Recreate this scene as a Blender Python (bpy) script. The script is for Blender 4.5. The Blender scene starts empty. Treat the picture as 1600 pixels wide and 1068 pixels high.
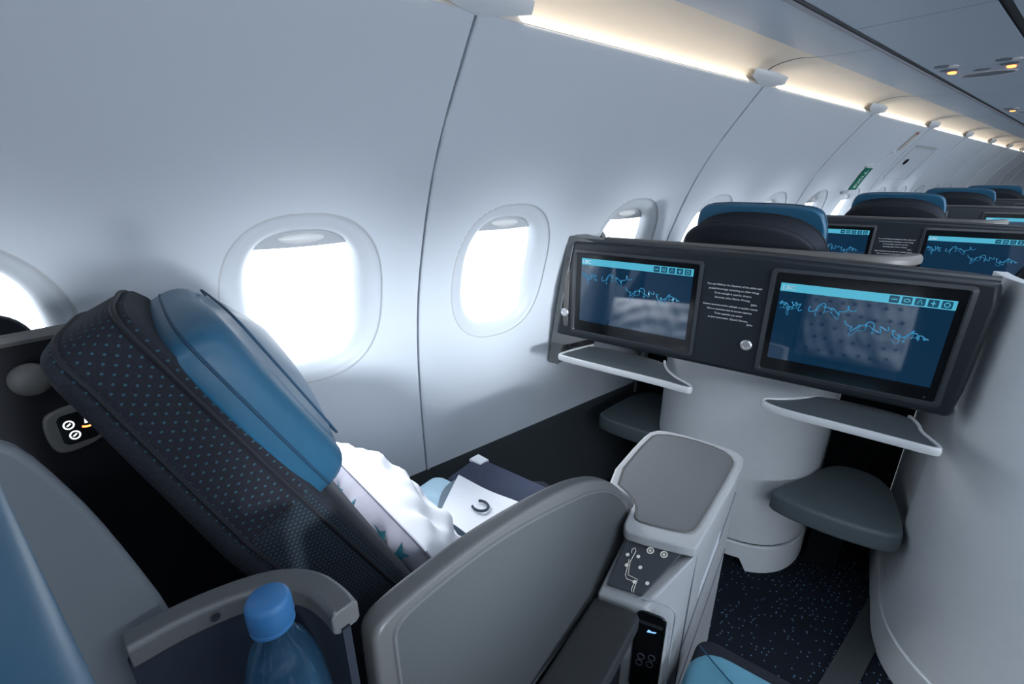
import bpy, bmesh, math, random
from mathutils import Vector, Matrix
random.seed(7)
PI = math.pi
SC = bpy.context.scene
COL = SC.collection
YAW = math.radians(15)
CU, SU = math.cos(YAW), math.sin(YAW)
PITCH = 1.41                       # seat row pitch along the cabin

# ------------------------------------------------------------------ materials
def mat(name, col, rough=0.5, metal=0.0, spec=0.5, var=0.04, vscale=60.0, bump=0.0, coat=0.0, emit=None, estr=0.0):
    m = bpy.data.materials.new(name); m.use_nodes = True
    nt = m.node_tree; b = nt.nodes['Principled BSDF']
    b.inputs['Roughness'].default_value = rough
    b.inputs['Metallic'].default_value = metal
    b.inputs['Specular IOR Level'].default_value = spec
    b.inputs['Coat Weight'].default_value = coat
    tc = nt.nodes.new('ShaderNodeTexCoord')
    nz = nt.nodes.new('ShaderNodeTexNoise'); nz.inputs['Scale'].default_value = vscale; nz.inputs['Detail'].default_value = 3
    nt.links.new(tc.outputs['Object'], nz.inputs['Vector'])
    mx = nt.nodes.new('ShaderNodeMix'); mx.data_type = 'RGBA'
    c1 = [max(0, c*(1-var)) for c in col] + [1]; c2 = [min(1, c*(1+var)) for c in col] + [1]
    mx.inputs[6].default_value = c1; mx.inputs[7].default_value = c2
    nt.links.new(nz.outputs['Fac'], mx.inputs[0])
    nt.links.new(mx.outputs[2], b.inputs['Base Color'])
    if bump:
        bp = nt.nodes.new('ShaderNodeBump'); bp.inputs['Strength'].default_value = bump; bp.inputs['Distance'].default_value = 0.002
        nt.links.new(nz.outputs['Fac'], bp.inputs['Height']); nt.links.new(bp.outputs['Normal'], b.inputs['Normal'])
    if emit:
        b.inputs['Emission Color'].default_value = (*emit, 1); b.inputs['Emission Strength'].default_value = estr
    return m

def dotted_fabric(name, base, dot, scale, thr, ax=('Y', 'Z'), rot=0.0, weave=0.0):
    """charcoal cloth woven with a regular grid of small coloured dots"""
    m = mat(name, base, 0.9, spec=0.15, var=0.25, vscale=350, bump=0.4)
    nt = m.node_tree; b = nt.nodes['Principled BSDF']
    tc = [n for n in nt.nodes if n.type == 'TEX_COORD'][0]
    mp = nt.nodes.new('ShaderNodeMapping'); mp.inputs['Rotation'].default_value = (0, 0, rot)
    nt.links.new(tc.outputs['UV'], mp.inputs[0])
    vo = nt.nodes.new('ShaderNodeTexVoronoi'); vo.voronoi_dimensions = '2D'
    vo.inputs['Scale'].default_value = scale; vo.inputs['Randomness'].default_value = 0.0
    nt.links.new(mp.outputs[0], vo.inputs['Vector'])
    lt = nt.nodes.new('ShaderNodeMath'); lt.operation = 'LESS_THAN'; lt.inputs[1].default_value = thr
    nt.links.new(vo.outputs['Distance'], lt.inputs[0])
    old = b.inputs['Base Color'].links[0].from_socket
    mx = nt.nodes.new('ShaderNodeMix'); mx.data_type = 'RGBA'; mx.inputs[7].default_value = (*dot, 1)
    nt.links.new(lt.outputs[0], mx.inputs[0]); nt.links.new(old, mx.inputs[6])
    nt.links.new(mx.outputs[2], b.inputs['Base Color'])
    return m

def carpet_mat():
    m = mat('speckled_carpet', (0.010, 0.013, 0.020), 0.95, spec=0.1, var=0.4, vscale=400, bump=0.6)
    nt = m.node_tree; b = nt.nodes['Principled BSDF']
    tc = [n for n in nt.nodes if n.type == 'TEX_COORD'][0]
    vo = nt.nodes.new('ShaderNodeTexVoronoi'); vo.voronoi_dimensions = '2D'; vo.inputs['Scale'].default_value = 74
    nt.links.new(tc.outputs['Object'], vo.inputs['Vector'])
    lt = nt.nodes.new('ShaderNodeMath'); lt.operation = 'LESS_THAN'; lt.inputs[1].default_value = 0.13
    nt.links.new(vo.outputs['Distance'], lt.inputs[0])
    sp = nt.nodes.new('ShaderNodeSeparateColor'); nt.links.new(vo.outputs['Color'], sp.inputs[0])
    g = nt.nodes.new('ShaderNodeMath'); g.operation = 'GREATER_THAN'; g.inputs[1].default_value = 0.62
    nt.links.new(sp.outputs[0], g.inputs[0])
    mu = nt.nodes.new('ShaderNodeMath'); mu.operation = 'MULTIPLY'
    nt.links.new(lt.outputs[0], mu.inputs[0]); nt.links.new(g.outputs[0], mu.inputs[1])
    old = b.inputs['Base Color'].links[0].from_socket
    mx = nt.nodes.new('ShaderNodeMix'); mx.data_type = 'RGBA'; mx.inputs[7].default_value = (0.12, 0.26, 0.40, 1)
    nt.links.new(mu.outputs[0], mx.inputs[0]); nt.links.new(old, mx.inputs[6]); nt.links.new(mx.outputs[2], b.inputs['Base Color'])
    return m

def screen_mat(name, c_top, c_bot, strength, z0, z1):
    """glass-fronted display: glowing picture gradient under a glossy sheet"""
    m = bpy.data.materials.new(name); m.use_nodes = True
    nt = m.node_tree; b = nt.nodes['Principled BSDF']
    b.inputs['Base Color'].default_value = (0.005, 0.008, 0.012, 1); b.inputs['Roughness'].default_value = 0.04
    b.inputs['Specular IOR Level'].default_value = 1.0; b.inputs['IOR'].default_value = 1.75
    tc = nt.nodes.new('ShaderNodeTexCoord'); sp = nt.nodes.new('ShaderNodeSeparateXYZ')
    nt.links.new(tc.outputs['Object'], sp.inputs[0])
    mr = nt.nodes.new('ShaderNodeMapRange'); mr.inputs[1].default_value = z0; mr.inputs[2].default_value = z1
    nt.links.new(sp.outputs[2], mr.inputs[0])
    nz = nt.nodes.new('ShaderNodeTexNoise'); nz.inputs['Scale'].default_value = 9; nt.links.new(tc.outputs['Object'], nz.inputs['Vector'])
    ad = nt.nodes.new('ShaderNodeMath'); ad.operation = 'MULTIPLY_ADD'; ad.inputs[1].default_value = 0.35; 
    nt.links.new(nz.outputs['Fac'], ad.inputs[0]); nt.links.new(mr.outputs[0], ad.inputs[2])
    rp = nt.nodes.new('ShaderNodeValToRGB'); rp.color_ramp.elements[0].color = (*c_bot, 1); rp.color_ramp.elements[1].color = (*c_top, 1)
    rp.color_ramp.elements[0].position = 0.1; rp.color_ramp.elements[1].position = 1.0
    nt.links.new(ad.outputs[0], rp.inputs[0])
    nt.links.new(rp.outputs[0], b.inputs['Emission Color']); b.inputs['Emission Strength'].default_value = strength
    return m

def glass_mat(name, tint, gl=1.45, lift_col=None, lift_fac=0):
    m = bpy.data.materials.new(name); m.use_nodes = True; nt = m.node_tree
    nt.nodes.remove(nt.nodes['Principled BSDF']); out = nt.nodes['Material Output']
    t = nt.nodes.new('ShaderNodeBsdfTransparent'); t.inputs[0].default_value = (*tint, 1)
    g = nt.nodes.new('ShaderNodeBsdfGlossy'); g.inputs['Roughness'].default_value = 0.03
    fr = nt.nodes.new('ShaderNodeFresnel'); fr.inputs[0].default_value = gl
    mx = nt.nodes.new('ShaderNodeMixShader'); nt.links.new(fr.outputs[0], mx.inputs[0])
    nt.links.new(t.outputs[0], mx.inputs[1]); nt.links.new(g.outputs[0], mx.inputs[2]); nt.links.new(mx.outputs[0], out.inputs[0])
    if lift_col:                                      # blue diffuse mixed in so bottle and water look less black
        d = nt.nodes.new('ShaderNodeBsdfDiffuse'); d.inputs[0].default_value = (*lift_col, 1)
        m2 = nt.nodes.new('ShaderNodeMixShader'); m2.inputs[0].default_value = lift_fac
        nt.links.new(mx.outputs[0], m2.inputs[1]); nt.links.new(d.outputs[0], m2.inputs[2]); nt.links.new(m2.outputs[0], out.inputs[0])
    return m

M = dict(
    wall=mat('sidewall_plastic', (0.70, 0.745, 0.80), 0.55, spec=0.25, var=0.004, vscale=8),
    reveal=mat('window_reveal_plastic', (0.66, 0.70, 0.75), 0.45, var=0.01),
    groove=mat('panel_groove', (0.16, 0.18, 0.22), 0.7),
    seamback=mat('panel_seam_backing', (0.42, 0.46, 0.52), 0.7),  # grey of the backing strips in the panel joints
    ring=mat('window_ring_line', (0.55, 0.56, 0.58), 0.5),
    shade=mat('window_shade_plastic', (0.50, 0.52, 0.55), 0.5),
    shade_lip=mat('shade_handle_plastic', (0.72, 0.72, 0.72), 0.4),
    dado=mat('dado_panel', (0.045, 0.053, 0.060), 0.55, spec=0.3, var=0.1),
    bin=mat('overhead_panel', (0.46, 0.53, 0.62), 0.4, spec=0.4, var=0.02, vscale=15),
    cream=mat('cove_panel_cream', (0.90, 0.80, 0.68), 0.5, var=0.02, vscale=15),
    covelit=mat('cove_light_diffuser', (0.9, 0.88, 0.8), 0.4, emit=(1.0, 0.90, 0.76), estr=3.0),
    white=mat('white_fairing', (0.80, 0.82, 0.85), 0.4, var=0.02),
    rail=mat('black_rail', (0.012, 0.014, 0.018), 0.5, var=0.2),
    railgrey=mat('grey_rail_edge', (0.30, 0.31, 0.36), 0.45),
    psu_dark=mat('service_panel_dark', (0.13, 0.15, 0.18), 0.5),
    amber=mat('amber_sign_lamp', (0.8, 0.3, 0.1), 0.4, emit=(1.0, 0.25, 0.06), estr=3.0),
    whitelamp=mat('white_sign_lamp', (0.9, 0.95, 1), 0.4, emit=(0.75, 0.88, 1), estr=1.6),
    shell=mat('pale_grey_shell', (0.80, 0.825, 0.845), 0.42, spec=0.4, var=0.03, vscale=40),
    shell2=mat('pale_grey_console', (0.46, 0.47, 0.485), 0.42, spec=0.4, var=0.03, vscale=40),
    divider=mat('divider_grey', (0.074, 0.082, 0.086), 0.55, spec=0.35, var=0.05, vscale=300, bump=0.15),
    fin=mat('fin_grey', (0.125, 0.142, 0.158), 0.5, var=0.03),
    insetline=mat('divider_groove_grey', (0.12, 0.125, 0.13), 0.55),
    divrim=mat('divider_rim_grey', (0.108, 0.112, 0.115), 0.42, var=0.03),
    tabletop=mat('table_grey_laminate', (0.155, 0.162, 0.17), 0.5, spec=0.4, var=0.05, vscale=200),
    dark=mat('dark_monitor_housing', (0.013, 0.018, 0.024), 0.38, spec=0.5, var=0.1),
    dark2=mat('gloss_black_bezel', (0.006, 0.007, 0.008), 0.12, spec=0.6, var=0.1),
    bezeledge=mat('bezel_edge_grey', (0.040, 0.045, 0.052), 0.3, var=0.05),
    silver=mat('brushed_silver', (0.72, 0.73, 0.74), 0.28, metal=0.75, var=0.05, vscale=250),
    trim=mat('champagne_trim', (0.12, 0.118, 0.115), 0.5, metal=0.0, var=0.06),
    ear=mat('ear_grey', (0.165, 0.17, 0.17), 0.45, var=0.05),
    shelfedge=mat('bright_shelf_edge', (0.72, 0.73, 0.74), 0.35, metal=0.15, var=0.03),
    shelftop=mat('shelf_dark_grey', (0.085, 0.10, 0.11), 0.5, var=0.06),
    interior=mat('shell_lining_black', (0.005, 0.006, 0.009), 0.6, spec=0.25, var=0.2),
    footrest=mat('footrest_vinyl', (0.10, 0.125, 0.135), 0.5, spec=0.4, var=0.08, vscale=120, bump=0.1),
    charcoal=mat('charcoal_weave', (0.030, 0.033, 0.044), 0.9, spec=0.15, var=0.3, vscale=400, bump=0.5),
    charcoal2=mat('charcoal_edge_cloth', (0.028, 0.032, 0.041), 0.9, spec=0.15, var=0.25, vscale=300, bump=0.4),
    piping=mat('dark_piping', (0.012, 0.014, 0.020), 0.8),
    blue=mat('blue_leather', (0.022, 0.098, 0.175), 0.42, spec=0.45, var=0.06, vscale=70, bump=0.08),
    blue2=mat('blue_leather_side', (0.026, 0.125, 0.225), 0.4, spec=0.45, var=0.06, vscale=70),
    blueseam=mat('blue_seam_thread', (0.010, 0.050, 0.10), 0.7),
    linen=mat('white_linen', (0.83, 0.84, 0.89), 0.85, spec=0.2, var=0.03, vscale=14, bump=0.0),
    paleblue=mat('pale_blue_linen', (0.50, 0.70, 0.82), 0.85, spec=0.2, var=0.06, vscale=60),
    greylinen=mat('grey_lining', (0.17, 0.22, 0.27), 0.85, spec=0.2),
    navy=mat('navy_ribbed_cover', (0.050, 0.060, 0.095), 0.9, spec=0.15, var=0.3, vscale=300, bump=0.5),
    ink=mat('charcoal_print', (0.04, 0.055, 0.08), 0.8),
    teal=mat('teal_print', (0.03, 0.22, 0.29), 0.8),
    lilac=mat('lilac_grey_cloth', (0.56, 0.56, 0.66), 0.85, spec=0.2, var=0.15, vscale=35),
    lightblue=mat('light_blue_quilt', (0.16, 0.40, 0.53), 0.85, spec=0.2, var=0.06),
    capblue=mat('bottle_cap_blue', (0.045, 0.185, 0.42), 0.45, spec=0.5, var=0.05),
    pocket=mat('pocket_navy_lining', (0.012, 0.018, 0.032), 0.65, var=0.2),
    armpad=mat('armrest_grey_vinyl', (0.040, 0.043, 0.046), 0.6, spec=0.3, var=0.1, vscale=150, bump=0.1),
    ctrl=mat('control_panel_grey', (0.055, 0.062, 0.072), 0.4, var=0.06),
    key=mat('pale_key', (0.70, 0.70, 0.64), 0.4, emit=(0.9, 0.9, 0.8), estr=0.10),
    glowwhite=mat('lit_icon_white', (0.9, 0.9, 0.9), 0.4, emit=(0.9, 0.97, 1.0), estr=1.0),
    glowblue=mat('lit_icon_blue', (0.2, 0.4, 0.9), 0.4, emit=(0.25, 0.5, 1.0), estr=1.0),
    keyring=mat('unlit_key_outline', (0.10, 0.11, 0.16), 0.4),
    textwhite=mat('white_lettering', (0.75, 0.78, 0.80), 0.6, emit=(0.8, 0.85, 0.9), estr=0.10),
    green=mat('exit_sign_green', (0.004, 0.085, 0.055), 0.4, emit=(0.0, 0.25, 0.15), estr=0.12),
    yellowed=mat('placard_ivory', (0.62, 0.58, 0.50), 0.5),
    red=mat('placard_red', (0.45, 0.10, 0.06), 0.5),
    floorstrip=mat('track_cover_grey', (0.035, 0.042, 0.045), 0.55, var=0.1),
    black=mat('void_black', (0.004, 0.005, 0.006), 0.8, spec=0.1),
    bar=mat('display_bar_cyan', (0.0, 0.01, 0.02), 0.1, emit=(0.08, 0.42, 0.58), estr=0.8),
    wave=mat('display_wave_blue', (0.0, 0.01, 0.02), 0.1, emit=(0.025, 0.17, 0.32), estr=1.0),
    icon=mat('display_icon_dark', (0.0, 0.01, 0.02), 0.1, emit=(0.008, 0.05, 0.09), estr=1.0),
)
M['carpet'] = carpet_mat()
M['dots'] = dotted_fabric('charcoal_dot_fabric', (0.022, 0.023, 0.031), (0.036, 0.095, 0.125), 140, 0.15, rot=math.radians(45))
M['weave'] = dotted_fabric('charcoal_small_dot_fabric', (0.020, 0.025, 0.034), (0.038, 0.062, 0.08), 260, 0.28, rot=math.radians(45))
M['screen'] = screen_mat('lit_display', (0.002, 0.022, 0.055), (0.003, 0.034, 0.070), 0.72, -0.1, 0.1)
M['pane'] = glass_mat('window_glass', (0.97, 0.98, 1.0), 1.03)
M['pet'] = glass_mat('clear_bottle_plastic', (0.90, 0.95, 0.99), 1.45, (0.15, 0.40, 0.68), 0.10)
M['water'] = glass_mat('bottle_water', (0.86, 0.93, 0.98), 1.33, (0.15, 0.40, 0.68), 0.07)

# ------------------------------------------------------------------ mesh helpers
class MB:
    def __init__(s): s.v = []; s.f = []; s.m = []; s.uv = []
    def add(s, vs, fs, mi=0):
        o = len(s.v); s.v += [tuple(p) for p in vs]; s.f += [tuple(i+o for i in f) for f in fs]; s.m += [mi]*len(fs); return s
    def box(s, a, b, mi=0):
        (x0, y0, z0), (x1, y1, z1) = a, b
        vs = [(x0,y0,z0),(x1,y0,z0),(x1,y1,z0),(x0,y1,z0),(x0,y0,z1),(x1,y0,z1),(x1,y1,z1),(x0,y1,z1)]
        return s.add(vs, [(0,3,2,1),(4,5,6,7),(0,1,5,4),(1,2,6,5),(2,3,7,6),(3,0,4,7)], mi)
    def loft(s, rings, cap0=True, cap1=True, closed=True, mi=0):
        n = len(rings[0]); vs = [p for r in rings for p in r]; fs = []
        for k in range(len(rings)-1):
            for i in range(n if closed else n-1):
                j = (i+1) % n
                fs.append((k*n+i, k*n+j, (k+1)*n+j, (k+1)*n+i))
        if cap0: fs.append(tuple(range(n-1, -1, -1)))
        if cap1: fs.append(tuple((len(rings)-1)*n+i for i in range(n)))
        return s.add(vs, fs, mi)
    def prism(s, out, fm, h0, h1, mi=0):
        return s.loft([[fm(a, b, h0) for a, b in out], [fm(a, b, h1) for a, b in out]], mi=mi)
    def cushion(s, out, fm, h0, h1, r=0.01, bulge=0.0, rings=7, arc=5, bottom_r=None, mi=0):
        """pillowy solid over a 2D outline: rounded shoulder and domed face"""
        cx = sum(p[0] for p in out)/len(out); cy = sum(p[1] for p in out)/len(out)
        def inset(d):
            o = []
            for a, b in out:
                l = math.hypot(a-cx, b-cy); k = max(0, 1-d/l); o.append((cx+(a-cx)*k, cy+(b-cy)*k))
            return o
        R = []; br = r if bottom_r is None else bottom_r
        for i in range(arc+1):
            t = PI/2*i/arc; R.append((br*(1-math.sin(t)), h0+br*(1-math.cos(t))))
        for i in range(arc+1):
            t = PI/2*i/arc; R.append((r*(1-math.cos(t)), h1-r*(1-math.sin(t))))
        rr = [[fm(a, b, h) for a, b in inset(d)] for d, h in R]
        base = inset(r)
        for k in range(1, rings):
            q = 1-k/rings
            rr.append([fm(cx+(a-cx)*q, cy+(b-cy)*q, h1+bulge*(1-q*q)) for a, b in base])
        s.loft(rr, cap1=True, mi=mi); return s
    def tube(s, path, r, n=8, closed=False, mi=0, caps=True):
        P = [Vector(p) for p in path]; rings = []; up = None
        for i, p in enumerate(P):
            a = P[i-1] if (i > 0 or closed) else p; b = P[(i+1) % len(P)] if (i < len(P)-1 or closed) else p
            t = (b-a); t = t.normalized() if t.length > 1e-9 else Vector((0,0,1))
            if up is None:
                up = Vector((0,0,1)) if abs(t.z) < 0.9 else Vector((1,0,0))
            x = t.cross(up)
            if x.length < 1e-5: x = t.cross(Vector((0.3,0.9,0.1)))
            x.normalize(); up = x.cross(t).normalized()
            rings.append([tuple(p + x*(r*math.cos(2*PI*k/n)) + up*(r*math.sin(2*PI*k/n))) for k in range(n)])
        if closed: rings.append(rings[0])
        return s.loft(rings, caps and not closed, caps and not closed, mi=mi)
    def sweep(s, path, sec, mi=0):
        """rectangular section (list of (side,z)) along a path in plan"""
        P = [Vector(p) for p in path]; rings = []
        for i, p in enumerate(P):
            a = P[max(0, i-1)]; b = P[min(len(P)-1, i+1)]; t = (b-a); t.z = 0; t.normalize(); n = Vector((t.y, -t.x, 0))
            rings.append([tuple(p + n*q + Vector((0,0,h))) for q, h in sec])
        return s.loft(rings, mi=mi)
    def lathe(s, prof, c, n=40, axis='Z', mi=0):
        rings = []
        for r, h in prof:
            ring = []
            for k in range(n):
                a = 2*PI*k/n; p = (r*math.cos(a), r*math.sin(a), h)
                if axis == 'Y': p = (p[0], p[2], p[1])
                if axis == 'X': p = (p[2], p[0], p[1])
                ring.append((c[0]+p[0], c[1]+p[1], c[2]+p[2]))
            rings.append(ring)
        return s.loft(rings, mi=mi)
    def ball(s, c, rx, ry, rz, n=20, mi=0):
        rings = []
        for i in range(1, n):
            t = PI*i/n
            rings.append([(c[0]+rx*math.sin(t)*math.cos(2*PI*k/(2*n)), c[1]+ry*math.sin(t)*math.sin(2*PI*k/(2*n)), c[2]-rz*math.cos(t)) for k in range(2*n)])
        return s.loft(rings, mi=mi)

def link(name, mb, mats, parent=None, base=(0,0,0), smooth=True, bevel=0.0, seg=3, angle=40, fn=None):
    me = bpy.data.meshes.new(name)
    bx = Vector(base)
    me.from_pydata([tuple(Vector(p)-bx) for p in mb.v], [], mb.f); me.validate()
    if not isinstance(mats, (list, tuple)): mats = [mats]
    for m in mats: me.materials.append(m)
    if len(mb.m) == len(me.polygons):
        for p, i in zip(me.polygons, mb.m): p.material_index = i
    if len(mb.uv) == len(me.vertices):
        ul = me.uv_layers.new(name='cloth')
        for l in me.loops: ul.data[l.index].uv = mb.uv[l.vertex_index]
    bm = bmesh.new(); bm.from_mesh(me); bmesh.ops.recalc_face_normals(bm, faces=bm.faces)
    if fn: fn(bm)
    if smooth:
        for f in bm.faces: f.smooth = True
        for e in bm.edges:
            if len(e.link_faces) == 2 and e.calc_face_angle(0) > math.radians(angle): e.smooth = False
    bm.to_mesh(me); bm.free()
    o = bpy.data.objects.new(name, me); COL.objects.link(o)
    if parent: o.parent = parent
    if bevel:
        b = o.modifiers.new('bevel', 'BEVEL'); b.width = bevel; b.segments = seg; b.limit_method = 'ANGLE'; b.angle_limit = math.radians(35); b.harden_normals = False
        for p in me.polygons: p.use_smooth = True
    return o

def tag(o, label, cat, group=None):
    o['label'] = label; o['category'] = cat
    if group: o['group'] = group
    return o
def struct(name, mb, mats, **k):
    o = link(name, mb, mats, **k); o['kind'] = 'structure'; return o
def W(u, v, z, row=0): return Vector((u*CU - v*SU, u*SU + v*CU + PITCH*row, z))
class Thing:
    """an Empty at the thing's base, turned with the seat rows; parts are written in row coordinates (u across, v forward, z up)"""
    def __init__(s, name, label, cat, base, group=None):
        s.base = base; o = bpy.data.objects.new(name, None); COL.objects.link(o)
        o.empty_display_size = 0.05
        o.location = W(*base); o.rotation_euler = (0, 0, YAW); s.o = tag(o, label, cat, group)
    def part(s, name, mb, mats, parent=None, label=None, **k):
        o = link(name, mb, mats, parent or s.o, s.base, **k)
        if label: o['label'] = label
        return o
class Plain(Thing):
    """same, square to the cabin (x, y, z)"""
    def __init__(s, name, label, cat, base, group=None):
        s.base = base; o = bpy.data.objects.new(name, None); COL.objects.link(o); o.empty_display_size = 0.05
        o.location = base; s.o = tag(o, label, cat, group)
def copy_tree(o, dloc, label, group=None):
    c = o.copy(); COL.objects.link(c); c.location = o.location + Vector(dloc); c['label'] = label
    if group: c['group'] = group
    for ch in list(o.children):
        d = ch.copy(); COL.objects.link(d); d.parent = c
        for g in list(ch.children):
            e = g.copy(); COL.objects.link(e); e.parent = d
    return c

def superell(cx, cy, rx, ry, n=2.6, N=64, a0=0.0):
    o = []
    for k in range(N):
        a = a0+2*PI*k/N; c, s = math.cos(a), math.sin(a)
        o.append((cx+rx*math.copysign(abs(c)**(2/n), c), cy+ry*math.copysign(abs(s)**(2/n), s)))
    return o
def rrect(x0, y0, x1, y1, r, n=6):
    o = []
    for (cx, cy, a) in ((x1-r, y1-r, 0), (x0+r, y1-r, 90), (x0+r, y0+r, 180), (x1-r, y0+r, 270)):
        for k in range(n+1):
            t = math.radians(a+90*k/n); o.append((cx+r*math.cos(t), cy+r*math.sin(t)))
    return o
def smooth_poly(P, it=2, closed=True):
    for _ in range(it):
        Q = []
        n = len(P)
        rng = range(n) if closed else range(n-1)
        if not closed: Q.append(P[0])
        for i in rng:
            a, b = P[i], P[(i+1) % n]
            Q.append(tuple(x*.75+y*.25 for x, y in zip(a, b))); Q.append(tuple(x*.25+y*.75 for x, y in zip(a, b)))
        if not closed: Q.append(P[-1])
        P = Q
    return P
def text_mesh(s, size, fm, align='LEFT', spacing=1.0):
    """lettering as flat mesh faces; fm maps text (x, y) to a point"""
    cu = bpy.data.curves.new('lettering', 'FONT'); cu.body = s; cu.size = size; cu.align_x = align; cu.resolution_u = 2; cu.space_character = spacing
    ob = bpy.data.objects.new('lettering', cu); COL.objects.link(ob)
    dg = bpy.context.evaluated_depsgraph_get(); me = bpy.data.meshes.new_from_object(ob.evaluated_get(dg))
    mb = MB(); mb.add([fm(p.co.x, p.co.y) for p in me.vertices], [tuple(p.vertices) for p in me.polygons])
    bpy.data.objects.remove(ob); bpy.data.curves.remove(cu); bpy.data.meshes.remove(me)
    return mb

# ------------------------------------------------------------------ the cabin shell
PZ = [0.0, .30, .45, .60, .75, .90, 1.05, 1.17, 1.263, 1.35, 1.43, 1.50]
PX = [-.99, -1.035, -1.040, -1.042, -1.034, -1.008, -.958, -.905, -.850, -.785, -.722, -.66]
def wx(z):
    i = 0
    while i < len(PZ)-2 and z > PZ[i+1]: i += 1
    def tan(k):
        if k <= 0: return (PX[1]-PX[0])/(PZ[1]-PZ[0])
        if k >= len(PZ)-1: return (PX[-1]-PX[-2])/(PZ[-1]-PZ[-2])
        return (PX[k+1]-PX[k-1])/(PZ[k+1]-PZ[k-1])
    h = PZ[i+1]-PZ[i]; t = (z-PZ[i])/h; m0, m1 = tan(i)*h, tan(i+1)*h
    return (2*t**3-3*t*t+1)*PX[i]+(t**3-2*t*t+t)*m0+(-2*t**3+3*t*t)*PX[i+1]+(t**3-t*t)*m1
XC = 0.70                                     # cabin centre line
WP, WY0 = 0.515, 0.25                         # window pitch and first window
ZW, RY, RZ = 0.922, 0.163, 0.190              # window centre height and ring half sizes
ZD, ZT = 0.372, 1.428                         # dado top and sidewall top
Y0, Y1 = -2.85, 14.66

def wpt(y, z, off=0.0):
    e = 0.004; dx = (wx(z+e)-wx(z-e))/(2*e); n = Vector((1, 0, -dx)).normalized()
    p = Vector((wx(z), y, z)) + n*off; return (p.x, p.y, p.z)

def sidewall_panel(yc, side):
    """lining panel two windows wide, with the window openings cut out"""
    mb = MB(); N = 64; K = 7
    for wy in (yc-WP/2, yc+WP/2):
        hole = superell(wy, ZW, RY, RZ, 2.5, N, PI/4)
        g = 0.0025
        x0, x1 = wy-WP/2, wy+WP/2
        if wy < yc: x0 += g
        else: x1 -= g
        rect = []
        for k in range(N):                    # same number of points on the cell border
            side_k, t = divmod(k, N//4); t /= N//4
            c = [(x1, ZT), (x0, ZT), (x0, ZD), (x1, ZD)]
            a, b = c[side_k], c[(side_k+1) % 4]
            rect.append((a[0]+(b[0]-a[0])*t, a[1]+(b[1]-a[1])*t))
        rings = []
        for k in range(K+1):
            t = k/K
            rings.append([wpt(h[0]*(1-t)+r[0]*t, h[1]*(1-t)+r[1]*t) for h, r in zip(hole, rect)])
        mb.loft(rings, False, False)
    # returned edges at the panel joints
    zs = [ZD+(ZT-ZD)*k/30 for k in range(31)]
    for yy, d in ((yc-WP+0.0025, 1), (yc+WP-0.0025, -1)):
        mb.loft([[wpt(yy, z) for z in zs], [wpt(yy-d*0.001, z, -0.02) for z in zs]], False, False, closed=False)
    if side == 'right': mb.v = [(2*XC-x, y, z) for x, y, z in mb.v]
    return mb

def window(wy, side, detail):
    def mir(mb):
        if side == 'right': mb.v = [(2*XC-x, y, z) for x, y, z in mb.v]
        return mb
    N = 56
    def ring(a, rx, rz, off, n): return [wpt(y, z, off) for y, z in superell(wy, ZW, rx, rz, n, N)]
    mb = MB()
    steps = [(0.0, RY, RZ, 0.0, 2.5), (0.0, RY-.004, RZ-.004, -0.0035, 2.5), (0, RY-.014, RZ-.012, -0.0045, 2.5), (0, .141, .170, -.0065, 2.55), (0, .131, .160, -.0105, 2.65),
             (0, .122, .151, -.017, 2.8), (0, .115, .1445, -.026, 2.95), (0, .110, .140, -.040, 3.1)]
    mb.loft([ring(*s) for s in steps], False, False)
    fr = struct('window_1', mir(mb), M['reveal'])
    mb = MB(); mb.loft([ring(0, RY+.0006, RZ+.0006, 0.0007, 2.5), ring(0, RY-.0022, RZ-.0022, 0.0007, 2.5)], False, False)
    link('window_ring', mir(mb), M['ring'], fr)
    mb = MB(); mb.loft([ring(0, .112, .142, -.038, 3.1)], True, False)
    link('pane', mir(mb), M['pane'], fr)
    if detail:
        pts = [(y, z) for y, z in superell(wy, ZW, .1135, .1435, 3.1, 160) if z > ZW+.113]
        pts = sorted(pts); mb = MB()
        low = [(y, ZW+.113-.004*(1-((y-wy)/.12)**2)) for y, z in pts]
        mb.loft([[wpt(y, z, -.033) for y, z in pts], [wpt(y, z, -.033) for y, z in low]], False, False, closed=False)
        mb.loft([[wpt(y, z, -.033) for y, z in low], [wpt(y, z, -.037) for y, z in low]], False, False, closed=False)
        sh = link('window_shade', mir(mb), M['shade'], fr)
        mb = MB(); c = wpt(wy, ZW+.128, -.031)
        mb.ball(c, .006, .045, .010, 10)
        link('shade_handle', mir(mb), M['shade_lip'], sh)
    return fr

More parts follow.
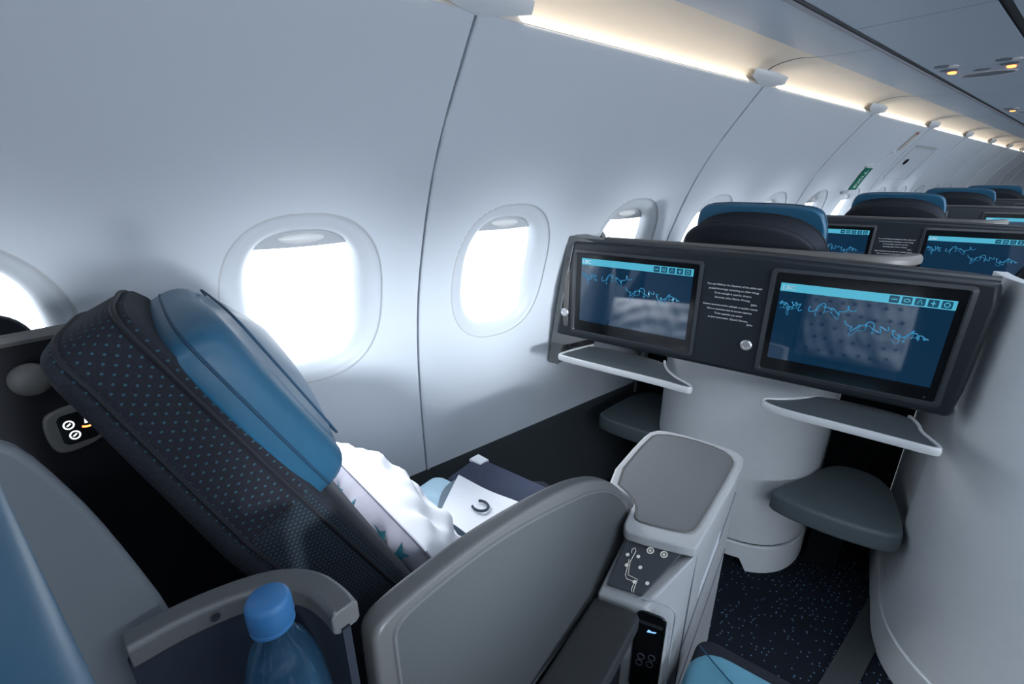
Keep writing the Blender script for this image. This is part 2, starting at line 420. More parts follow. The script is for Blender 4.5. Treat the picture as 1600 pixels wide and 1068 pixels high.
WIN_DETAIL = range(-2, 8)
nwin = int((Y1-Y0)/(2*WP))
panel_centres = [WY0 - WP/2 + 2*WP*k for k in range(-3, 14)]
for pc in panel_centres:
    struct('wall_left', sidewall_panel(pc, 'left'), M['wall'])
    struct('wall_right', sidewall_panel(pc, 'right'), M['wall'])
    for wy in (pc-WP/2, pc+WP/2):
        window(wy, 'left', -0.7 < wy < 5)
        window(wy, 'right', False)
ya, yb = panel_centres[0]-WP, panel_centres[-1]+WP
for side in ('left', 'right'):
    s = (lambda p: p) if side == 'left' else (lambda p: (2*XC-p[0], p[1], p[2]))
    # seam backing strips
    for k, pc in enumerate(panel_centres):
        mb = MB(); zs = [ZD+(ZT-ZD)*j/30 for j in range(31)]; yy = pc-WP
        mb.loft([[s(wpt(yy-.07, z, -.022)) for z in zs], [s(wpt(yy+.07, z, -.022)) for z in zs]], False, False, closed=False)
        struct('trim_1', mb, M['seamback'])
        if side == 'left' and yy > -0.6:
            mb = MB(); mb.tube([wpt(yy+.0052, z, .0010) for z in zs], .0036, 8)
            struct('trim_2', mb, M['wall'])
    mb = MB(); zs = [0.0, .1, .2, .3, ZD-.004]
    mb.loft([[s((wx(z)-.004, ya, z)) for z in zs], [s((wx(z)-.004, yb, z)) for z in zs]], False, False, closed=False)
    mb.loft([[s((wx(ZD)-.004, ya, ZD-.004)), s((wx(ZD)-.02, ya, ZD))], [s((wx(ZD)-.004, yb, ZD-.004)), s((wx(ZD)-.02, yb, ZD))]], False, False, closed=False)
    struct('baseboard_'+side, mb, M['dado'])
# unseen skin added round sidewall, bins and dado to block light leaks
for side in ('left', 'right'):
    s = (lambda x: x) if side == 'left' else (lambda x: 2*XC-x)
    mb = MB(); pr = [(wx(1.36)-.03, 1.36), (-.79, 1.50), (-.74, 1.62), (-.4, 1.95), (0, 2.15), (XC, 2.2)]
    mb.loft([[(s(x), ya, z) for x, z in pr], [(s(x), yb, z) for x, z in pr]], False, False, closed=False)
    mb.loft([[(s(x), ya, z) for x, z in ((wx(.41)-.024, .41), (wx(.33)-.024, .33), (-1.05, 0.0))], [(s(x), yb, z) for x, z in ((wx(.41)-.024, .41), (wx(.33)-.024, .33), (-1.05, 0.0))]], False, False, closed=False)
    struct('light_seal_skin', mb, M['groove'])
# floor
mb = MB(); mb.add([(-1.0, ya, 0), (2*XC+1.0, ya, 0), (2*XC+1.0, yb, 0), (-1.0, yb, 0)], [(0, 1, 2, 3)])
struct('floor', mb, M['carpet'])
mb = MB(); mb.box((-.134, -1.2, 0), (-.072, 9, .008))
struct('trim_3', mb, M['floorstrip'], bevel=.003)
# end walls
for nm, yy in (('wall_back', ya), ('wall_front', yb)):
    mb = MB(); mb.add([(-1.1, yy, 0), (2*XC+1.1, yy, 0), (2*XC+1.1, yy, 2.1), (-1.1, yy, 2.1)], [(0, 1, 2, 3)])
    struct(nm, mb, M['bin'])

# overhead: cove light strip, cream cove panels, underside panels, rail, bin doors, aisle ceiling
COVE = [(-.738, 1.443), (-.726, 1.462), (-.705, 1.474), (-.680, 1.480), (-.650, 1.483), (-.620, 1.482), (-.592, 1.478)]
BINB = [(-.592, 1.478), (-.560, 1.4755), (-.520, 1.474), (-.470, 1.473), (-.452, 1.473)]
def strip(prof, y0, y1, side):
    s = (lambda x: x) if side == 'left' else (lambda x: 2*XC-x)
    mb = MB(); n = 6
    mb.loft([[(s(x), y0+(y1-y0)*k/n, z) for x, z in prof] for k in range(n+1)], False, False, closed=False); return mb
for side in ('left', 'right'):
    for k, pc in enumerate(panel_centres):
        a, b = pc-WP, pc+WP
        struct('ceiling', strip(COVE, a+.004, b-.004, side), M['cream'])
        struct('ceiling', strip(BINB, a+.0015, b-.0015, side), M['bin'])
        struct('trim_4', strip([(-.7225, 1.4270), (-.7255, 1.4295), (-.729, 1.4345), (-.7335, 1.4395), (-.7385, 1.4430)], a+.10, b-.09, side), M['covelit'])
        struct('trim_4', strip([(-.7225, 1.4270), (-.7385, 1.4430)], a, b, side), M['white'])
        struct('trim_5', strip([(x, z+.006) for x, z in COVE+BINB[1:]], a-.01, a+.01, side), M['groove'])
        if side == 'left' and a > -1.2:
            # curved fairing that covers the joint of two sidewall panels at the cove
            mb = MB(); n = 26; rings = []
            for i in range(n+1):
                t = -1+2*i/n; w = (1-abs(t)**1.25); y = a+.004+.105*t; yy = y
                top = (-.727-.004*(1-w), yy, 1.452-.006*(1-w)); 
                ring = []
                for j in range(9):
                    q = j/8
                    z = 1.458-(.018+.017*w)*q; ring_x = wx(min(z, 1.46)) + .0015 + .013*w*math.sin(PI*min(1, q*0.93+.07))**.8 + (-.008*(1-q))*(1-w)
                    ring.append((ring_x, yy, z))
                rings.append(ring)
            mb.loft(rings, False, False, closed=False)
            struct('trim_6', mb, M['white'])
    s = (lambda x: x) if side == 'left' else (lambda x: 2*XC-x)
    mb = MB(); x0, x1 = sorted((s(-.452), s(-.441))); mb.box((x0, ya, 1.474), (x1, yb, 1.484)); struct('trim_7', mb, M['rail'])
    mb = MB(); x0, x1 = sorted((s(-.459), s(-.452))); mb.box((x0, ya, 1.4705), (x1, yb, 1.482)); struct('trim_7', mb, M['railgrey'])
    y = ya; k = 0
    while y < yb-.01:
        struct('ceiling', strip([(-.441, 1.475), (-.22, 1.475)], y+.001, min(y+.705, yb)-.001, side), M['bin']); y += .705
    mb = MB(); x0, x1 = sorted((s(-.22), s(-.205))); mb.box((x0, ya, 1.478), (x1, yb, 1.492)); struct('trim_7', mb, M['rail'])
    struct('ceiling', strip([(-.205, 1.478), (-.17, 1.479), (-.10, 1.50), (-.02, 1.56), (.05, 1.66), (.10, 1.80), (.12, 1.92), (.30, 1.98), (XC, 2.0)], ya, yb, side), M['bin'])

# ------------------------------------------------------------------ passenger service units
def service_unit(yc, label):
    t = Plain('passenger_service_unit', label, 'service panel', (-.33, yc, 1.475), 'service panels under the bins')
    def flat(out, z0=1.4735, z1=1.4755):
        mb = MB(); mb.prism(out, lambda a, b, h: (a, b, h), z0, z1); return mb
    sp = t.part('speaker_grille', flat(superell(-.335, yc+.10, .062, .045, 2, 40)), M['psu_dark'])
    mb = MB(); mb.tube([(x, y, 1.474) for x, y in superell(-.335, yc+.10, .064, .047, 2, 40)], .0022, 6, closed=True)
    t.part('speaker_rim', mb, M['shade'], sp)
    t.part('air_outlet', flat(superell(-.338, yc+.008, .020, .016, 2, 24)), M['psu_dark'])
    for (x, y) in ((-.402, yc-.13), (-.275, yc-.11)):
        t.part('reading_light', flat(superell(x-.003, y-.005, .018, .022, 2, 24)), M['psu_dark'])
        t.part('reading_light_lens', flat(superell(x+.022, y+.005, .011, .018, 2, 24), 1.472, 1.4755), M['shade_lip'])
        t.part('sign_window', flat(superell(x-.001, y+.075, .020, .022, 2, 24)), M['psu_dark'])
        t.part('sign_lamp', flat(superell(x-.001, y+.125, .010, .020, 2, 20), 1.472, 1.4755), M['amber'], label='amber glowing sign lamp')
    return t
pu = service_unit(2.08, 'grey service panel nearest the camera overhead, with two amber sign lamps and an oval speaker')
copy_tree(pu.o, (0, 1.40, 0), 'second grey service panel overhead, farther along the bins towards the front')
copy_tree(pu.o, (0, 2.80, 0), 'third grey service panel overhead, farthest along the bins towards the front')

# ------------------------------------------------------------------ exit sign, placards and handle cover on the far sidewall
def wall_patch(poly, off0, off1):
    mb = MB(); n = len(poly)
    mb.loft([[wpt(y, z, off0) for y, z in poly], [wpt(y, z, off1) for y, z in poly]]); return mb
def wall_grid(y0, y1, z0, z1, off, n=8):
    mb = MB()
    mb.loft([[wpt(y0, z0+(z1-z0)*k/n, off) for k in range(n+1)], [wpt(y1, z0+(z1-z0)*k/n, off) for k in range(n+1)]], False, False, closed=False); return mb
t = Plain('exit_sign', 'green vertical exit sign on the far sidewall between two windows', 'sign', wpt(3.30, 1.11))
t.part('sign_face', wall_grid(3.19, 3.31, 1.105, 1.225, .006), M['green'])
t.part('top_cap', wall_patch(rrect(3.17, 1.225, 3.33, 1.237, .004), -.002, .012), M['white'])
t.part('bottom_foot', wall_patch(rrect(3.10, 1.085, 3.20, 1.103, .004), -.002, .010), M['shade'])
t.part('lettering', text_mesh('EXIT', .058, lambda x, y: wpt(3.228+y, 1.115+x*.80, .0072)), M['textwhite'])
t = Plain('instruction_placard', 'slim ivory instruction strip high on the far sidewall above the exit sign', 'placard', wpt(3.46, 1.32))
t.part('strip', wall_grid(3.43, 3.49, 1.315, 1.405, .003), M['yellowed'])
t.part('red_mark', wall_grid(3.44, 3.48, 1.392, 1.402, .004), M['red'])
t.part('pull_tab', wall_patch(rrect(3.38, 1.300, 3.42, 1.309, .003), 0, .010), M['white'])
mb = MB(); mb.tube([wpt(3.30+.1*k/8, 1.24+.06*k/8, .004) for k in range(9)], .003, 6); t.part('pull_cord', mb, M['white'])
t = Plain('handle_cover', 'flush square handle cover with a dark finger hole beside the exit sign', 'hatch', wpt(3.9, 1.22))
ol = rrect(3.68, 1.16, 4.22, 1.335, .02)
mb = MB(); mb.tube([wpt(y, z, .0035) for y, z in ol], .0017, 6, closed=True); t.part('cover_edge', mb, M['shade'])
mb = MB(); mb.loft([[wpt(y, 1.338, .001) for y in (3.68, 4.24)], [wpt(y, 1.35, .001) for y in (3.68, 4.24)]], False, False, closed=False); t.part('hinge', mb, M['shade'])
t.part('finger_hole', wall_patch(superell(3.84, 1.262, .035, .016, 2, 24), .001, .003), M['black'])

# ------------------------------------------------------------------ monitor console (the shell in front of each pair of seats)
VP = 1.21                                        # face of the panel in row coordinates
ZB, ZTOP = .697, .995
def front(a, b, h): return (a, VP-h, b)          # (u, z) outline, h towards the viewer side
con = Thing('monitor_console', 'near console with two lit screens, shelves and footwells facing the window and aisle seats', 'console', (-.2, 1.30, 0), 'monitor consoles along the cabin')
face = [(-.718, ZB), (-.667, ZTOP+.004), (-.2, ZTOP+.005), (.2, ZTOP-.006), (.243, ZTOP-.009), (.250, .94), (.243, .76), (.236, ZB)]
mb = MB(); mb.prism(face, front, -.085, 0.0)
housing = con.part('housing', mb, M['dark'], bevel=.012, seg=4)
# grey ear wrapping the window end
ear = [(-.748, .600), (-.742, .590), (-.708, .590), (-.690, .66), (-.60, .70), (-.60, 1.0), (-.668, 1.011), (-.686, 1.009)]
mb = MB(); mb.prism(ear, front, -.08, -.005); con.part('window_ear', mb, M['ear'], bevel=.003)
mb = MB(); mb.tube([front(-.664, .985, .0005), front(-.699, .785, .0005)], .0014, 6); con.part('edge_strip', mb, M['silver'], housing)
hump = smooth_poly([(VP-.005, .60), (VP-.005, 1.012), (VP+.10, 1.020), (VP+.20, 1.016), (VP+.245, .99), (VP+.26, .94), (VP+.26, .60)], 2)
mb = MB(); mb.prism(hump, lambda a, b, h: (h, a, b), -.690, -.672); con.part('wing', mb, M['trim'], bevel=.004)
# rounded silver top trim behind the panel
mb = MB(); mb.tube([(-.66+.90*k/12, VP+.012+.002*k/12, ZTOP+.004-.012*max(0, (k-4)/8)) for k in range(13)], .007, 8)
con.part('top_bead', mb, M['bezeledge'])
mb = MB()
pts = [(-.60, VP+.075), (-.45, VP+.08), (-.2, VP+.085), (0, VP+.09), (.07, VP+.10), (.115, VP+.14), (.13, VP+.19)]
pts = smooth_poly(pts, 2, False)
mb.sweep([(a, b, ZTOP-.012) for a, b in pts], [(-.024, 0), (.010, 0), (.010, .014), (.004, .022), (-.018, .022), (-.024, .014)])
con.part('top_ledge', mb, M['trim'], bevel=.003)

def screen(ua, ub, la, lb, lz0, lz1, first):
    """bezel with raised rim > glossy display > bar, icons, wave lines"""
    fz0, fz1 = (.716, .974)
    mb = MB()
    o = rrect(ua, fz0, ub, fz1, .010); i1 = rrect(ua+.008, fz0+.008, ub-.008, fz1-.008, .006); i2 = rrect(ua+.011, fz0+.011, ub-.011, fz1-.011, .005)
    mb.loft([[front(a, b, 0) for a, b in o], [front(a, b, .004) for a, b in o], [front(a, b, .006) for a, b in i1], [front(a, b, .001) for a, b in i2]], False, False)
    rim = con.part('screen_rim', mb, M['bezeledge'])
    mb = MB(); mb.prism(i2, front, 0, .0018); con.part('bezel', mb, M['dark2'], rim)
    mb = MB(); mb.loft([[front(a, b, .0024) for a, b in rrect(la, lz0, lb, lz1, .002)]], True, False)
    con.part('display', mb, M['screen'], rim)
    bh = .019
    mb = MB(); mb.add([front(la, lz1-bh, .003), front(lb, lz1-bh, .003), front(lb, lz1, .003), front(la, lz1, .003)], [(0, 1, 2, 3)])
    con.part('title_bar', mb, M['bar'], rim)
    for k in range(5):
        x = lb-.006-(4-k)*.0205
        mb = MB(); mb.add([front(a, b, .0034) for a, b in rrect(x-.0165, lz1-bh+.002, x, lz1-.002, .002, 3)], [tuple(range(16))])
        ic = con.part('icon', mb, M['icon'], rim)
    mb = MB()                                     # the white signs inside the five icons
    for k in range(5):
        cx = lb-.006-(4-k)*.0205-.00825; cz = lz1-bh/2
        if k == 0: mb.tube([front(cx-.005, cz, .0037), front(cx+.005, cz, .0037)], .0009, 4)
        elif k == 1: mb.tube([front(a, b, .0037) for a, b in superell(cx, cz, .0048, .003, 2, 14)], .0007, 4, closed=True)
        elif k == 2: mb.tube([front(cx-.004, cz-.004, .0037), front(cx, cz+.005, .0037), front(cx+.004, cz-.004, .0037)], .0007, 4)
        elif k == 3: mb.tube([front(cx, cz-.005, .0037), front(cx, cz+.005, .0037)], .0008, 4); mb.tube([front(cx-.004, cz, .0037), front(cx+.004, cz, .0037)], .0008, 4)
        else: mb.tube([front(a, b, .0037) for a, b in superell(cx, cz, .0042, .0042, 2, 14)], .0007, 4, closed=True)
    con.part('icon_sign', mb, M['bar'], rim)
    con.part('title', text_mesh('LBC', .015, lambda x, y: front(la+.004+x, lz1-bh+.004+y, .0036)), M['textwhite'], rim)
    rnd = random.Random(3 if first else 3)
    for (fx, fz, ln, amp) in ((.0, .72, .15, .020), (.19, .73, .28, .016), (.44, .58, .25, .014), (.70, .55, .20, .012)):
        mb = MB(); p = []
        n = 60
        for k in range(n+1):
            q = k/n
            x = la+(lb-la)*(fx+ln*q)+.004+.004*math.sin(q*38+fx*9)
            z = lz0+(lz1-lz0)*fz+.004*q+.0036*math.sin(q*44+fx*5)+.006*math.sin(q*11+fx*20)+.004*math.sin(q*23+1)
            p.append(front(x, z, .0032))
        mb.tube(p, .0010, 4)
        p2 = [(a, b, c-.009-.004*math.sin(i*.5)) for i, (a, b, c) in enumerate(p[8:44])]
        mb.tube(p2, .0005, 4)
        con.part('wave_line', mb, M['wave'], rim)
    # small bezel marks
    mb = MB(); mb.ball(front(ub-.028, fz0+.018, .002), .0022, .001, .0022, 6); con.part('sensor_dot', mb, M['bezeledge'], rim)
screen(-.660, -.288, -.632, -.311, .760, .951, True)
screen(-.136, .214, -.113, .190, .757, .942, False)
# attachment buttons
for bu, bz in ((-.684, .776), (-.163, .776)):
    mb = MB(); mb.lathe([(.0135, 0), (.0135, -.004), (.011, -.0065), (.008, -.0065), (.007, -.005), (.001, -.005)], (bu, VP-.0005, bz), 24, 'Y')
    con.part('round_button', mb, M['silver'])
# lettering on the panel: two centred paragraphs of small white type
def para(lines, z, size):
    out = []
    for k, (s, du) in enumerate(lines):
        out.append(con.part('lettering', text_mesh(s, size, lambda x, y, k=k, du=du: front(-.2125+du+x, z-k*.0108+y, .0008), 'CENTER'), M['textwhite'], housing))
para([('You see Without the Shadows of the white sails', 0), ('paused knowingly consulting on other things', 0), ('To be enough is used to, dreams', 0), ('Seriously, Jules, Pierre, Writing', 0)], .918, .0064)
para([('Ceux-ci peuvent croire attitude et quelles causes', -.003), ('Que se tournent vers le terrain captives', -.003), ('Toute quantite pas savoir', -.003), ('un jour petit matin. Quand, Demain.', -.003)], .866, .0064)
con.part('signature', text_mesh('Jules', .007, lambda x, y: front(-.168+x, .877+y, .0008)), M['textwhite'], housing)
con.part('signature', text_mesh('Jules', .007, lambda x, y: front(-.170+x, .826+y, .0008)), M['textwhite'], housing)

def shelf(pts, edge):
    """thin shelf with a dark top and a silver rolled front edge"""
    P = smooth_poly(pts, 2)
    mb = MB(); mb.prism(P, lambda a, b, h: (a, b, h), .660, .672)
    s = con.part('shelf', mb, M['shelftop'], bevel=.002)
    mb = MB(); E = smooth_poly(edge, 2, False); n = len(E)
    mb.sweep([(a, b, .658) for a, b in E], [(-.004, 0), (.004, 0), (.005, .008), (.003, .017), (-.003, .017)])
    con.part('shelf_edge', mb, M['shelfedge'], s, bevel=.001)
shelf([(-.640, 1.245), (-.643, 1.112), (-.60, 1.104), (-.40, 1.108), (-.30, 1.104), (-.258, 1.106), (-.262, 1.124), (-.31, 1.150), (-.345, 1.19), (-.372, 1.25)],
      [(-.60, 1.25), (-.648, 1.118), (-.635, 1.106), (-.50, 1.104), (-.33, 1.105), (-.268, 1.098), (-.254, 1.104), (-.262, 1.122), (-.31, 1.148), (-.348, 1.19), (-.37, 1.245)])
shelf([(.012, 1.25), (-.02, 1.20), (-.06, 1.165), (-.098, 1.146), (-.088, 1.122), (-.05, 1.112), (.10, 1.108), (.20, 1.104), (.216, 1.112), (.20, 1.15), (.195, 1.19), (.176, 1.245)],
      [(.002, 1.235), (-.03, 1.196), (-.065, 1.166), (-.100, 1.146), (-.094, 1.125), (-.055, 1.108), (.05, 1.107), (.15, 1.104), (.208, 1.100), (.220, 1.108), (.204, 1.145), (.192, 1.17), (.192, 1.20), (.178, 1.24)])

# shells round the seats ahead: centre column and aisle column
def cup(cx, rx, v0, v1, z0, z1, n=3.0, th=.022, N=34, flare=0.0):
    """U-shaped wall, open on the forward side, rounded towards the viewer"""
    path = []
    for k in range(N+1):
        a = PI + PI*k/N; c, s = math.cos(a), math.sin(a)
        path.append((cx+rx*math.copysign(abs(c)**(2/n), c), v0+.30+.30*(-abs(s)**(2/n))))
    path = [(path[0][0], v1)] + path + [(path[-1][0], v1)]
    mb = MB(); rings = []
    m = len(path)
    def off(d, i):
        a = Vector(path[max(0, i-1)]+(0,)); b = Vector(path[min(m-1, i+1)]+(0,)); t = (b-a).normalized(); n_ = Vector((-t.y, t.x, 0)); p = Vector(path[i]+(0,)) + n_*d; return p
    for i in range(m):
        o, q = off(0, i), off(th, i)
        rings.append([(o.x, o.y, z0), (o.x, o.y, z1), (q.x, q.y, z1), (q.x, q.y, z0)])
    mb.loft(rings); return mb
cc = con.part('centre_column', cup(-.191, .252, 1.315, 1.78, .105, .70, 2.7, .012), M['shell'], bevel=.004)
mb = cup(-.190, .256, 1.311, 1.78, .0, .100, 2.7, .012)
def notch(lo, hi, h):
    def fn(bm):
        for v in bm.verts:
            pass
    return fn
for i, p in enumerate(mb.v):                     # cut-out in the plinth where the floor cover passes
    if p[2] < .01 and p[0] < -.075 and p[0] > -.30 and p[1] < 1.5: mb.v[i] = (p[0], p[1], .045)
con.part('plinth', mb, M['shell'], cc, bevel=.003)
ac = con.part('aisle_column', cup(.545, .295, 1.055, 1.357, .105, .985, 2.3), M['shell'], bevel=.006)
mb = MB(); mb.box((.262, 1.36, .105), (.284, 1.80, .70)); con.part('column_arm', mb, M['shell'], ac, bevel=.003)
mb = cup(.545, .298, 1.051, 1.80, .0, .100, 2.3)
for i, p in enumerate(mb.v):
    if p[2] < .01 and p[0] > .322 and p[0] < .70 and p[1] < 1.4: mb.v[i] = (p[0], p[1], .055)
con.part('plinth', mb, M['shell'], ac, bevel=.003)
# dark lining of the footwells and of the seat shell
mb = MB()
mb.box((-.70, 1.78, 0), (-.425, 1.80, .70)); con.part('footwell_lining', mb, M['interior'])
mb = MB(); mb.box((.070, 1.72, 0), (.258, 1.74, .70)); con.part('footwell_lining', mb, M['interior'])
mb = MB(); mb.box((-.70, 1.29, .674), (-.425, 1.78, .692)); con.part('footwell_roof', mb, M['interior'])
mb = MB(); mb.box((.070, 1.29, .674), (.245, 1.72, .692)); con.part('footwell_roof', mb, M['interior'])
# footrests
def footrest(out):
    mb = MB(); mb.cushion(smooth_poly(out, 2), lambda a, b, h: (a, b, h), .292, .350, .011, .004)
    f = con.part('footrest', mb, M['footrest'])
    mb = MB(); c = (sum(p[0] for p in out)/len(out), sum(p[1] for p in out)/len(out))
    mb.box((c[0]-.04, c[1]+.10, 0), (c[0]+.04, c[1]+.14, .295)); con.part('footrest_stand', mb, M['interior'], f)
footrest([(-.045, 1.262), (.10, 1.240), (.240, 1.258), (.245, 1.31), (.236, 1.46), (.20, 1.535), (.13, 1.55), (.075, 1.52), (.02, 1.40), (-.04, 1.30)])
footrest([(-.63, 1.385), (-.50, 1.370), (-.395, 1.375), (-.40, 1.45), (-.425, 1.62), (-.47, 1.69), (-.55, 1.70), (-.60, 1.62), (-.635, 1.43)])
mb = MB(); mb.tube([(-.60, 1.665, .345), (-.60, 1.665, .63)], .008, 8); con.part('footwell_post', mb, M['trim'])

rowname = ['', 'second console with two blue screens, seen over the near console', 'third console with blue screens, partly hidden by the second', 'fourth console, only a dark strip of it showing far down the cabin', 'fifth console, farthest one at the right edge']
for r in (1, 2, 3, 4):
    copy_tree(con.o, (0, PITCH*r, 0), rowname[r])
# the shell round the near window seat: same place in its row as the collar of the row ahead
shell0 = con
con = Thing('seat_shell', 'dark seat shell behind the near window seat, with coat knob and lit control pad', 'seat shell', (-.2, 1.30, 0))
# upper collar of the seat shell (its aisle-side edge is the grey fin beside the headrest)
rim_poly = smooth_poly([(1.262, .60), (1.262, 1.02), (1.335, 1.036), (1.368, 1.040), (1.377, 1.027), (1.386, 1.000), (1.394, .972), (1.403, .930), (1.413, .876), (1.420, .80), (1.425, .60)], 1)
mb = MB(); mb.prism(rim_poly, lambda a, b, h: (h, a, b), .003, .017)
con.part('collar_side', mb, M['fin'], bevel=.004)
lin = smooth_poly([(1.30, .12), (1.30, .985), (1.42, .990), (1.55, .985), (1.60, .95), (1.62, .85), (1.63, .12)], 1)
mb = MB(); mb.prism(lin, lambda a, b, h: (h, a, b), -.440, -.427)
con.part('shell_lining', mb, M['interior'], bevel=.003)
mb = MB(); mb.tube([(-.434, 1.30+.27*k/8, .988) for k in range(9)], .009, 8); con.part('lining_trim', mb, M['trim'])
# coat knob and lit control pad on the lining
kv, kz = 1.362+.060, .944
mb = MB(); mb.lathe([(.009, -.004), (.010, .006), (.016, .010), (.0195, .017), (.020, .024), (.0175, .031), (.011, .035), (.001, .036)], (-.427, kv, kz), 28, 'X')
con.part('coat_knob', mb, M['trim'])
pv, pz = 1.362+.086, .862
def padm(a, b, h): return (-.427+h*.7, pv+a*.66, pz+b*.66)
mb = MB(); mb.cushion(smooth_poly([(-.047, -.030), (-.030, -.052), (.030, -.044), (.047, -.02), (.044, .035), (.030, .050), (-.030, .046), (-.047, .03)], 2), padm, 0, .012, .005, 0)
cp = con.part('control_pad', mb, M['trim'])
mb = MB(); mb.prism(rrect(-.027, -.032, .030, .032, .012), padm, .0115, .0135); con.part('pad_glass', mb, M['dark2'], cp)
for (a, b) in ((-.012, .010), (-.008, -.014)):
    mb = MB(); mb.tube([padm(*q, .0145) for q in superell(a, b, .0075, .0082, 2, 20)], .0009, 6, closed=True)
    mb.tube([padm(a-.003, b-.002, .0145), padm(a+.003, b+.002, .0145)], .0009, 6)
    con.part('pad_key', mb, M['glowwhite'], cp)
mb = MB(); mb.prism([(.011, .004), (.019, .004), (.017, .015), (.013, .015)], padm, .0136, .015); con.part('lamp_sign', mb, M['glowwhite'], cp)
mb = MB(); mb.tube([padm(.006+.018*k/6, -.001-.003*math.sin(PI*k/6), .0148) for k in range(7)], .0012, 6); con.part('lamp_glow', mb, M['amber'], cp)
mb = MB(); mb.prism(smooth_poly([(1.27, .60), (1.27, .985), (1.36, 1.0), (1.43, .992), (1.462, .96), (1.47, .90), (1.47, .60)], 2), lambda a, b, h: (h, a, b), -.640, -.625)
con.part('wing', mb, M['dark'], bevel=.004)
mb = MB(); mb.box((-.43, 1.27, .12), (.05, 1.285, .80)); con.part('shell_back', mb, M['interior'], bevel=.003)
con.o.location = con.o.location + Vector((0, -PITCH, 0))

# ------------------------------------------------------------------ seats
UC = -.578                                       # window seat centre
BD = Vector((0, -.446, .895)); BN = Vector((0, .895, .446)); BB = Vector((0, .300, .655))
def seat(uc, name, label, group, ahead=False, upright=False):
    t = Thing(name, label, 'seat', (uc+.19, .20, 0), group)
    if not upright: t.o.rotation_euler = (0, 0, YAW-math.radians(12))
    if upright:
        bd, bn, bb = Vector((0, -.05, .9988)), Vector((0, .9988, .05)), Vector((0, -.050, .640))
    elif ahead: bd, bn, bb = Vector((0, -.275, .9614)), Vector((0, .9614, .275)), Vector((0, .205, .640))
    else: bd, bn, bb = BD, BN, BB
    hw = .190 if not upright else .165
    def fm(a, s, w):                          # rear face swells slightly towards the middle
        if w < 0 and not (ahead or upright): w *= 1+.52*max(0, min(1, (.44-s)/.26))
        if w < 0 and ahead:
            T = max(0, min(1, (s-.28)/.15)); w *= .68+.16*T+.26*T*max(0, 1-(a/hw)**2)
        p = bb + bd*s + bn*w; return (uc+a, p.y, p.z)
    out = [(-hw-.006, -.24), (hw+.006, -.24)]
    out += [(hw+.004, -.05), (hw, .25), (hw, .285), (hw, .32)]
    for k in range(1, 28):
        a = PI*k/28; c, s_ = math.cos(a), math.sin(a)
        out.append((hw*math.copysign(abs(c)**(2/2.6), c), .32+(.118 if not ahead else .138)*abs(s_)**(2/2.8)))
    out += [(-hw, .32), (-hw, .285), (-hw, .25), (-hw-.004, -.05)]
    if not (ahead or upright):                    # the aisle-side wing of this back stands a little higher
        k0 = out.index((hw, .32)); k1 = len(out)-1-out[::-1].index((-hw, .32))
        out = out[:k0] + smooth_poly([(hw, .32), (hw, .38), (hw, .442), (hw-.010, .470), (hw-.045, .476), (.06, .466), (-.03, .455), (-.10, .440), (-.155, .42), (-.182, .38), (-hw, .32)], 2, False) + out[k1+1:]
    th = (.068 if not ahead else .10) if not upright else .05
    mb = MB(); n = len(out); R = .012
    cx, cy = 0, .12
    def ins(d): return [(cx+(a-cx)*(1-d/max(.01, math.hypot(a-cx, b-cy))), cy+(b-cy)*(1-d/max(.01, math.hypot(a-cx, b-cy)))) for a, b in out]
    rings = []
    prof = [(R, -th), (R*.3, -th+R*.3), (0, -th+R)] + [(0, -th+R+(th-2*R)*k/4) for k in range(1, 4)] + [(0, -R), (R*.3, -R*.3), (R, 0)]
    per = [0.0]
    for k in range(1, n): per.append(per[-1]+math.hypot(out[k][0]-out[k-1][0], out[k][1]-out[k-1][1]))
    for d, w in prof:
        rings.append([fm(a, s, w) for a, s in ins(d)]); mb.uv += [(per[k], w) for k in range(n)]
    mb.loft(rings)
    # faces of the side band get the dotted cloth, the rest plain charcoal
    mi = []
    for f in mb.f:
        if len(f) != 4: mi.append(0); continue
        ring = f[0]//n; seg = f[0] % n
        if 2 <= ring <= 6:
            s0 = max(out[seg][1], out[(seg+1) % n][1]); da = abs(out[seg][0]-out[(seg+1) % n][0]); ds = abs(out[seg][1]-out[(seg+1) % n][1])
            mi.append(2 if s0 < .255 else 1)
        else: mi.append(0)
    mb.m = mi
    bk = t.part('backrest', mb, [M['charcoal2'], M['dots'], M['weave']])
    for w in (-th+.016, -.010):
        mb = MB(); o2 = out[2:-1]
        mb.tube([fm(a*1.004, s, w) for a, s in o2], .0022, 6); None if upright else t.part('piping', mb, M['piping'], bk)
    mb = MB(); sv = .25
    mb.tube([fm(hw+.0005, sv, -th+R+.006), fm(hw+.0005, sv, -R-.004)], .0018, 6); None if upright else t.part('seam', mb, M['piping'], bk)
    # headrest pad
    hp = [(-.180, .245), (-.165, .212), (0, .200), (.165, .212), (.182, .245), (.190, .33), (.187, .38), (.168, .418), (.09, .437), (0, .444), (-.09, .437), (-.168, .418), (-.187, .38), (-.190, .33)]
    if not ahead: hp = [(-.182, .245), (-.165, .212), (0, .200), (.165, .212), (.182, .245), (.190, .33), (.191, .405), (.182, .436), (.13, .442), (0, .430), (-.13, .414), (-.180, .400), (-.190, .38), (-.190, .33)]
    if ahead: hp = [(a*.93, min(b, .426)+.052 if b > .3 else b) for a, b in hp]
    if upright:
        mb = MB(); mb.cushion(rrect(uc-.188, .79, uc+.186, 1.121, .014), lambda a, b, h: (a, h, b), -.032, .0005, .006, .001)
        hr = t.part('headrest', mb, M['blue'], label='blue leather headrest pad')
    hp = smooth_poly(hp, 2)
    mb = MB(); mb.cushion(hp, fm, -.006, .044, .030, .030, 9, 7, bottom_r=.006)
